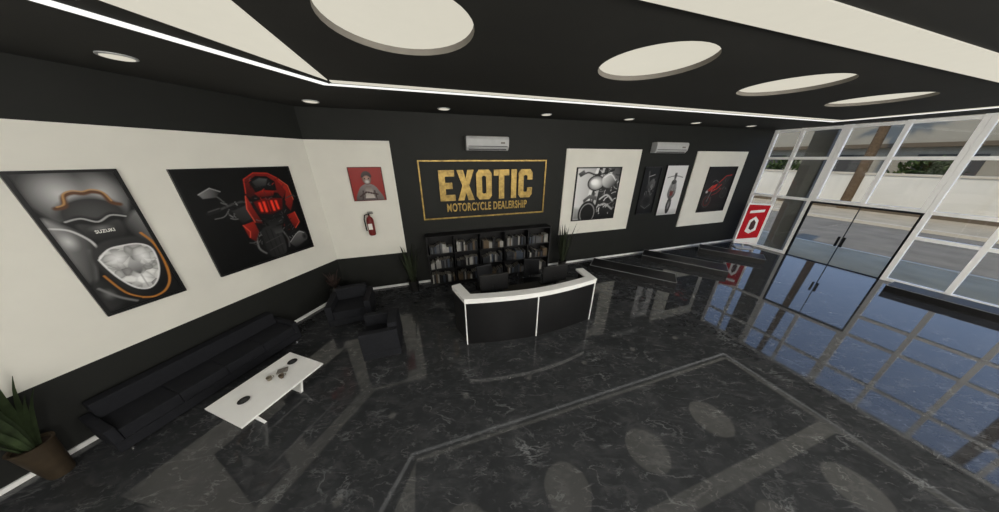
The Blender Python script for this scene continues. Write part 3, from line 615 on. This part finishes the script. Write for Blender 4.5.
# ---------------------------------------------------------------- reception desk
DO = Vector((.705, 3.862, 0)); DA = A_FAR
dpt = lambda x, y, z=0: Vector((DO.x+x*math.cos(DA)-y*math.sin(DA), DO.y+x*math.sin(DA)+y*math.cos(DA), z))
t = thing('reception_desk', 'curved reception desk with black front and white counter', 'desk', DO, DA)
path = [(-1.52,.62),(-1.37,.06)]+[(-1.37+2.74*i/14, .06-.16*math.sin(PI*i/14)-.03*i/14) for i in range(1,14)]+[(1.37,.03),(1.4,.56)]
def offset(path, d):
    P = [Vector(p) for p in path]; out = []
    for i, p in enumerate(P):
        ns = []
        if i > 0: e = (p-P[i-1]).normalized(); ns.append(Vector((-e.y, e.x)))
        if i < len(P)-1: e = (P[i+1]-p).normalized(); ns.append(Vector((-e.y, e.x)))
        n = sum(ns, Vector((0,0))); n.normalize(); k = d/max(.4, n.dot(ns[0])); out.append((p+n*k)[:])
    return out
MB().strip(offset(path,.03), offset(path,.1), 0, .92).build('front_panel', M_BLACK, t)
MB().strip(path, offset(path,.18), .975, 1.02).build('counter', M_WHITE, t, bevel=.006)
MB().strip(offset(path,.008), offset(path,.1), .92, .975).build('fascia', M_WHITE, t)
for i in (1, 8, 15):
    q = Vector(offset(path,.022)[i]); mb = MB(); mb.box(q.x-.009,q.x+.009,q.y-.01,q.y+.02,0,.92); mb.build('seam_strip', M_WHITE, t)
inn = offset(path,.105); back = [(-1.42,.66),(-1.05,.72)]+[(-.95+1.9*i/12, .74) for i in range(13)]+[(1.0,.72),(1.28,.66)]
MB().strip(inn, back, .72, .75).build('worktop', M_DGREY, t)
for x in (-1.0, 1.0): MB().box(x-.2,x+.2,.2,.68,0,.72).build('pedestal', M_BLACK, t)
def monitor(label, x, y):
    t = thing('monitor', label, 'monitor', dpt(x,y,.7505), DA+PI)
    MB().box(-.28,.28,-.012,.03,.14,.5).build('screen_housing', M_BLACK, t, bevel=.006)
    MB().box(-.265,.265,-.0135,-.0115,.155,.485).build('screen', M_SCREEN, t)
    MB().box(-.03,.03,.0305,.05,.02,.27).build('stand_neck', M_BLACK, t)
    MB().box(-.12,.12,-.06,.1,0,.018).build('stand_foot', M_BLACK, t, bevel=.004)
monitor('black monitor standing on the left half of the reception desk', -.72, .42)
monitor('black monitor standing on the right half of the reception desk', .6, .42)
def keyboard(label, x, y):
    t = thing('keyboard', label, 'keyboard', dpt(x,y,.7505), DA)
    MB().box(-.22,.22,-.07,.07,0,.018).build('case', M_BLACK, t, bevel=.004)
    MB().box(-.205,.205,-.06,.06,.0185,.024).build('keys', M_DGREY, t)
keyboard('black keyboard behind the left desk monitor', -.72, .64); keyboard('black keyboard behind the right desk monitor', .6, .64)
t = thing('desk_phone', 'black desk phone on the worktop at the left end of the desk', 'phone', dpt(-1.15,.5,.7505), DA+.3)
MB().box(-.1,.1,-.1,.1,0,.05).build('phone_base', M_BLACK, t, bevel=.01); MB().box(-.095,-.045,-.1,.1,.051,.08).build('handset', M_DGREY, t, bevel=.01)
def office_chair(label, loc, rot):
    t = thing('office_chair', label, 'chair', loc, rot, None)
    MB().box(-.24,.24,-.25,.24,.42,.49).build('seat', M_LEATHER, t, bevel=.03, seg=3)
    M = Matrix.Translation((0,.27,.5)) @ Matrix.Rotation(-.12,4,'X')
    MB().box(-.2,.2,-.03,.03,.04,.46,M).build('backrest', M_LEATHER, t, bevel=.025, seg=3)
    MB().tube([(0,.2,.43),(0,.3,.46),(0,.32,.62)], .02).build('back_support', M_BLACKM, t)
    for s in (-1,1):
        MB().tube([(s*.26,.1,.45),(s*.3,.1,.48),(s*.3,.1,.62)], .015).box(s*.3-.03,s*.3+.03,-.12,.16,.62,.645).build('armrest', M_BLACK, t)
    MB().cyl((0,0,.12), (0,0,.42), .03).build('gas_lift', M_CHROME, t, smooth=True)
    for i in range(5):
        a = 2*PI*i/5+.3; c, s = math.cos(a), math.sin(a)
        lg = MB().tube([(0,0,.13),(c*.3,s*.3,.085)], [.03,.02]).build('base_leg', M_BLACKM, t)
        MB().cyl((c*.3-s*.02,s*.3+c*.02,.032), (c*.3+s*.02,s*.3-c*.02,.032), .032, seg=12).build('caster', M_BLACK, lg)
    return t
c0 = office_chair('black office chair behind the left half of the reception desk', dpt(-.6,1.2), DA+.2)
dup(c0, dpt(.5,1.2), DA-.25, 'black office chair behind the right half of the reception desk')

# ---------------------------------------------------------------- lounge
def couch(t, Lc, D, n, aw=.12, zb=.66, za=.5, zs=.38):
    MB().box(-Lc/2,Lc/2,-D/2,D/2,.06,.2).build('base', M_FABRIC, t, bevel=.006)
    w = (Lc-2*aw)/n
    for i in range(n):
        x = -Lc/2+aw+i*w
        MB().box(x+.002,x+w-.002,-D/2,D/2-.16,.202,zs).build('seat_cushion', M_FABRIC, t, bevel=.01, seg=2)
    MB().box(-Lc/2+aw,Lc/2-aw,D/2-.155,D/2,.202,zb).build('backrest', M_FABRIC, t, bevel=.008, seg=2)
    for s in (-1,1):
        a, b = (-Lc/2, -Lc/2+aw-.003) if s < 0 else (Lc/2-aw+.003, Lc/2)
        MB().box(a,b,-D/2,D/2,.202,za).build('arm', M_FABRIC, t, bevel=.008, seg=2)
        for y in (-D/2+.07, D/2-.07):
            MB().cyl((s*(Lc/2-.08),y,0), (s*(Lc/2-.08),y,.06), .014, .02, 10).build('leg', M_CHROME, t)
t = fthing('left', 'sofa', 'long low black sofa along the poster wall', 'sofa', -2.64, -.37, 0); couch(t, 2.08, .6, 4, aw=.08, zb=.58, za=.42, zs=.36)
t = thing('armchair', 'black boxy armchair in the corner beside the twig vase', 'armchair', (-3.26, 4.42, 0), A_FAR+.08); couch(t, .82, .68, 1, zb=.64, za=.52)
t = thing('armchair', 'black boxy armchair between the coffee table and the reception desk', 'armchair', (-2.15, 3.47, 0), A_FAR-PI/2+.03); couch(t, .66, .6, 1, aw=.1, zb=.68, za=.6, zs=.38)
tc = Vector((-3.18, 2.34, 0)); az = math.radians(18); ta = PI/2-az
t = thing('coffee_table', 'low white coffee table in front of the black sofa', 'table', tc, ta)
MB().box(-.49,.49,-.36,.36,.395,.42).build('tabletop', M_WHITE, t, bevel=.004)
for s in (-1,1): MB().prism_xz([(s*.22,0),(s*.25,0),(s*.36,.395),(s*.32,.395)], -.1, .1).build('leg', M_WHITE, t)
MB().box(-.28,.28,-.02,.02,.2,.23).build('stretcher', M_WHITE, t)
def ontab(x, y): return Vector((tc.x+x*math.cos(ta)-y*math.sin(ta), tc.y+x*math.sin(ta)+y*math.cos(ta), .4205))
for (x, y, l) in ((-.27,.02,'black round plate at the near end of the coffee table'), (.36,.1,'black round plate at the far end of the coffee table')):
    t = thing('plate', l, 'plate', ontab(x,y), 0, 'round plates on the coffee table')
    MB().lathe([(.035,0),(.05,.006),(.062,.012),(.057,.012),(.035,.007)], seg=24).build('rim', M_BLACK, t, smooth=True)
    MB().cyl((0,0,.0075),(0,0,.009),.032,seg=20).build('well', M_DGREY, t)
M_CUP = mat('stoneware', (120,112,98), .5); M_CUP2 = mat('tan_stoneware', (84,72,58), .5)
def cup(label, x, y, m):
    t = thing('cup', label, 'cup', ontab(x,y), 1.0, 'cups on the coffee table')
    MB().lathe([(.018,0),(.025,.01),(.032,.055),(.028,.055),(.02,.012)], seg=20).build('bowl', m, t, smooth=True)
    MB().tube([(.028,0,.045),(.047,0,.04),(.047,0,.025),(.026,0,.016)], .004, 6).build('handle', m, t, smooth=True)
cup('pale cup in the middle of the coffee table', .04, .06, M_CUP); cup('brown cup beside the pale cup on the coffee table', .12, -.06, M_CUP2)
o = MB().box(-.06,.06,-.04,.04,0,.02).build('notebook', [M_GREY], loc=ontab(.2,.06)); o.rotation_euler = (0,0,.5); tag(o, 'small grey notebook lying beyond the cups on the coffee table', 'notebook')

# ---------------------------------------------------------------- display platforms
def platform(label, pa, pb, w, L=None, h=.17):
    a, b = at(*pa, h), at(*pb, h); d = (b-a)
    if L is None: L = d.length
    rot = math.atan2(d.y, d.x); d.normalize(); n = Vector((-d.y, d.x, 0))
    c = a+d*L/2+n*w/2; c.z = 0
    t = thing('display_platform', label, 'platform', c, rot)
    MB().box(-L/2,L/2,-w/2,w/2,0,h).build('plinth', M_BLACK, t)
    MB().box(-L/2+.05,L/2-.05,-w/2+.05,w/2-.05,h+.0005,h+.004).build('deck', M_BLACK, t)
    q = lambda e: [(-L/2+e,-w/2+e),(L/2-e,-w/2+e),(L/2-e,w/2-e),(-L/2+e,w/2-e)]
    mb = MB(); o, i = q(-.004), q(.01)
    for k in range(4):
        j = (k+1) % 4; mb.prism([o[k], o[j], i[j], i[k]], h-.006, h+.006)
    mb.build('edge_trim', M_EDGE, t)
platform('low black display platform closest to the reception desk', (590,265), (677,283), .66)
platform('low black display platform, middle one of the three by the far wall', (642,255), (729,272), .66)
platform('low black display platform nearest the red standee', (699,248), (766,260), .6)
platform('low black display platform beside the glass door at right', (886,285), (999,315), .55, 1.9)

# standee
t = thing('advertising_standee', 'upright red and white advertising board standing by the windows', 'sign board', (9.72, 8.86, 0), A_FAR-.7)
MB().box(-.28,.28,-.2,.2,0,.03).box(-.03,.03,.03,.06,.03,.6).build('stand', M_LGREY, t)
MB().ring_xz([(-.35,.16),(.35,.16),(.35,1.74),(-.35,1.74)], [(-.3,.21),(.3,.21),(.3,1.69),(-.3,1.69)], -.02,.025).build('frame', M_WHITE, t)
mb = MB(); mb.box(-.3,.3,-.005,.02,.21,1.69); ms = [mat('sign_red',(180,28,38),.6,spec=.1), M_WHITE, mat('sign_dark',(60,20,24),.6), mat('sign_pink',(226,150,150),.6)]
for c, pts in ((1,[(-.3,.215),(.3,.215),(.3,.46),(-.3,.32)]), (1,[(-.2,1.36),(.2,1.44),(.2,1.54),(-.2,1.46)]), (1,[(-.14,.66),(.0,.58),(.16,.74),(.14,1.12),(.02,1.26),(-.12,1.1)]), (2,[(-.06,.78),(.02,.72),(.09,.8),(.08,1.04),(.0,1.14),(-.06,1.02)])):
    mb.cur = c; mb.add([(x,-.006-.001*c,z) for x, z in pts], [list(range(len(pts)))])
mb.build('print', ms, t, recalc=False)

# ---------------------------------------------------------------- outside
M_ROAD = mat('asphalt', (124,116,102), .95, var=.15, scale=1.2, spec=0); M_WALK = mat('sidewalk', (168,154,128), .95, var=.12, scale=1.2, spec=0)
M_BLD = mat('pale_wall_render', (206,198,180), .9, var=.06, scale=.7, spec=0); M_BLD2 = mat('brown_band', (100,88,72), .9, spec=0); M_SHUT = mat('shutter', (150,142,126), .8, spec=0)
M_BLD3 = mat('cream_stucco', (150,142,124), .9, var=.08, scale=.5, spec=0); M_SHADE = mat('dark_opening', (72,70,66), .7, spec=.1)
M_BARK = mat('palm_bark', (98,80,60), .95, var=.3, scale=12, spec=0); M_FROND = mat('palm_frond', (58,76,40), .8, var=.3, spec=.1); M_BUSH = mat('shrub_leaf', (74,86,50), .9, var=.4, scale=6, spec=0)
M_KERB = mat('kerb_stone', (190,178,156), .9, spec=0)
def ground(name, x0, x1, y0, y1, z0, z1, m):
    o = MB().box(x0,x1,y0,y1,z0,z1).build(name, m); o.location = wpt('win',0,0); o.rotation_euler = (0,0,A_WIN); struct(o)
ground('sidewalk', -30, 24, .16, 3, -.12, -.02, M_WALK); ground('street', -40, 24, 3.2, 11, -.25, -.14, M_ROAD); ground('sidewalk_opposite', -40, 24, 11.2, 60, -.12, -.02, M_WALK)
ground('kerb', -40, 24, 3, 3.2, -.2, .0, M_KERB); ground('kerb_opposite', -40, 24, 11, 11.2, -.2, .02, M_KERB)
t = fthing('win', 'boundary_wall', 'long low white wall across the street beyond the windows', 'wall', 0, 16, -.02)
MB().box(-40,24,0,.3,0,2.3).build('wall', M_BLD, t); MB().box(-40,24,-.06,.36,2.3,2.42).build('coping', M_KERB, t); MB().box(-40,24,-.05,-.001,0,.3).build('base_course', M_BLD2, t)
for x in (-33,-26,-19,-12,-5,2,9,16): MB().box(x,x+.4,-.1,-.001,.31,2.29).build('pilaster', M_BLD, t)
t = fthing('win', 'building', 'cream building standing behind the low white street wall', 'building', -4, 24, -.02)
MB().box(-46,28,0,8,0,6.4).build('wall', M_BLD3, t); MB().box(-46,28,-.6,-.001,4.1,4.4).build('ledge', M_BLD2, t)
for x in range(-44, 26, 5): MB().box(x,x+2.6,-.04,-.001,2.2,3.6).build('window', M_SHADE, t)
def palm(label, loc, lean, hh=15):
    t = thing('palm_tree', label, 'tree', loc)
    MB().tube([(0,0,0),(lean*.2,0,hh*.3),(lean*.6,0,hh*.7),(lean,0,hh)], [.27,.22,.2,.18], 12).build('trunk', M_BARK, t, smooth=True)
    mb = MB()
    for i in range(14): mb.blade((lean,0,hh), i*2*PI/14*1.0, 2.2, .5, .7+.2*(i%3), 1.3)
    mb.build('fronds', M_FROND, t)
palm('palm tree trunk on the pavement seen through the window by the door', at(842,208,-.02), -.5)
palm('palm tree further right along the street outside', wpt('win', 6.5, 12.5, -.02), -.3)
for i, (x, y, r0, l) in enumerate(((-7.5, 18.2, 1.6, 'green treetop rising behind the street wall left of the palm trunk'), (-1.0, 18.4, 1.4, 'green treetop rising behind the street wall right of the palm trunk'), (3.5, 18.2, 1.5, 'green treetop behind the street wall at the right edge of the windows'))):
    t = thing('small_tree', l, 'tree', wpt('win', x, y, -.02)); rr = random.Random(i+40); mb = MB()
    for k in range(420):
        a = rr.uniform(0, 2*PI); e = rr.uniform(-1.2, 1.5); r = r0*rr.uniform(.35, .9)
        mb.blade((r*math.cos(a)*math.cos(e), r*math.sin(a)*math.cos(e), 2.3+r*.7*math.sin(e)), a+rr.uniform(-1.5,1.5), .42, .22, rr.uniform(.2,1.6), .6, 3)
    mb.build('foliage', M_BUSH, t); MB().tube([(0,0,0),(.05,0,1.0),(0,.05,2.2)], [.12,.09,.05]).build('trunk', M_BARK, t)

# ---------------------------------------------------------------- light
w = bpy.data.worlds.new('World'); SC.world = w; w.use_nodes = True
nt = w.node_tree; bg = nt.nodes['Background']; tcn = nt.nodes.new('ShaderNodeTexCoord'); sx = nt.nodes.new('ShaderNodeSeparateXYZ'); rp = nt.nodes.new('ShaderNodeValToRGB')
nt.links.new(tcn.outputs['Generated'], sx.inputs[0]); nt.links.new(sx.outputs['Z'], rp.inputs['Fac']); nt.links.new(rp.outputs['Color'], bg.inputs['Color'])
rp.color_ramp.elements[0].color = (.5,.62,.85,1); rp.color_ramp.elements[1].color = (.26,.42,.85,1); rp.color_ramp.elements[1].position = .8
bg.inputs['Strength'].default_value = 1.45
def sun(d, e, ang):
    l = bpy.data.lights.new('sun', 'SUN'); l.energy = e; l.angle = ang; l.color = (1,.88,.7)
    o = bpy.data.objects.new('sun', l); COL.objects.link(o); o.rotation_euler = Vector(d).to_track_quat('-Z','Y').to_euler()
sun((.75,.4,-.95), 2.7, .02)
def lamp(loc, e, r=.4):
    l = bpy.data.lights.new('fill_lamp', 'POINT'); l.energy = e; l.shadow_soft_size = r; l.color = (1,.97,.92)
    o = bpy.data.objects.new('fill_lamp', l); COL.objects.link(o); o.location = loc
lamp((-2.2,-2.2,3.4), 205); lamp((2,-2.4,3.4), 440); lamp((6,-2.4,3.4), 580); lamp((10.0,-1.6,3.4), 600)  # unseen fill lamps added behind the camera to brighten the walls, no fittings there
SC.view_settings.view_transform = 'Standard'

cam = bpy.data.cameras.new('camera'); co = bpy.data.objects.new('camera', cam); COL.objects.link(co)
co.location = (0,0,CZ); co.rotation_euler = (PI/2-PITCH, 0, 0)
cam.sensor_width = 36; cam.lens = 36*F/999; cam.clip_start = .02; cam.clip_end = 300
SC.camera = co
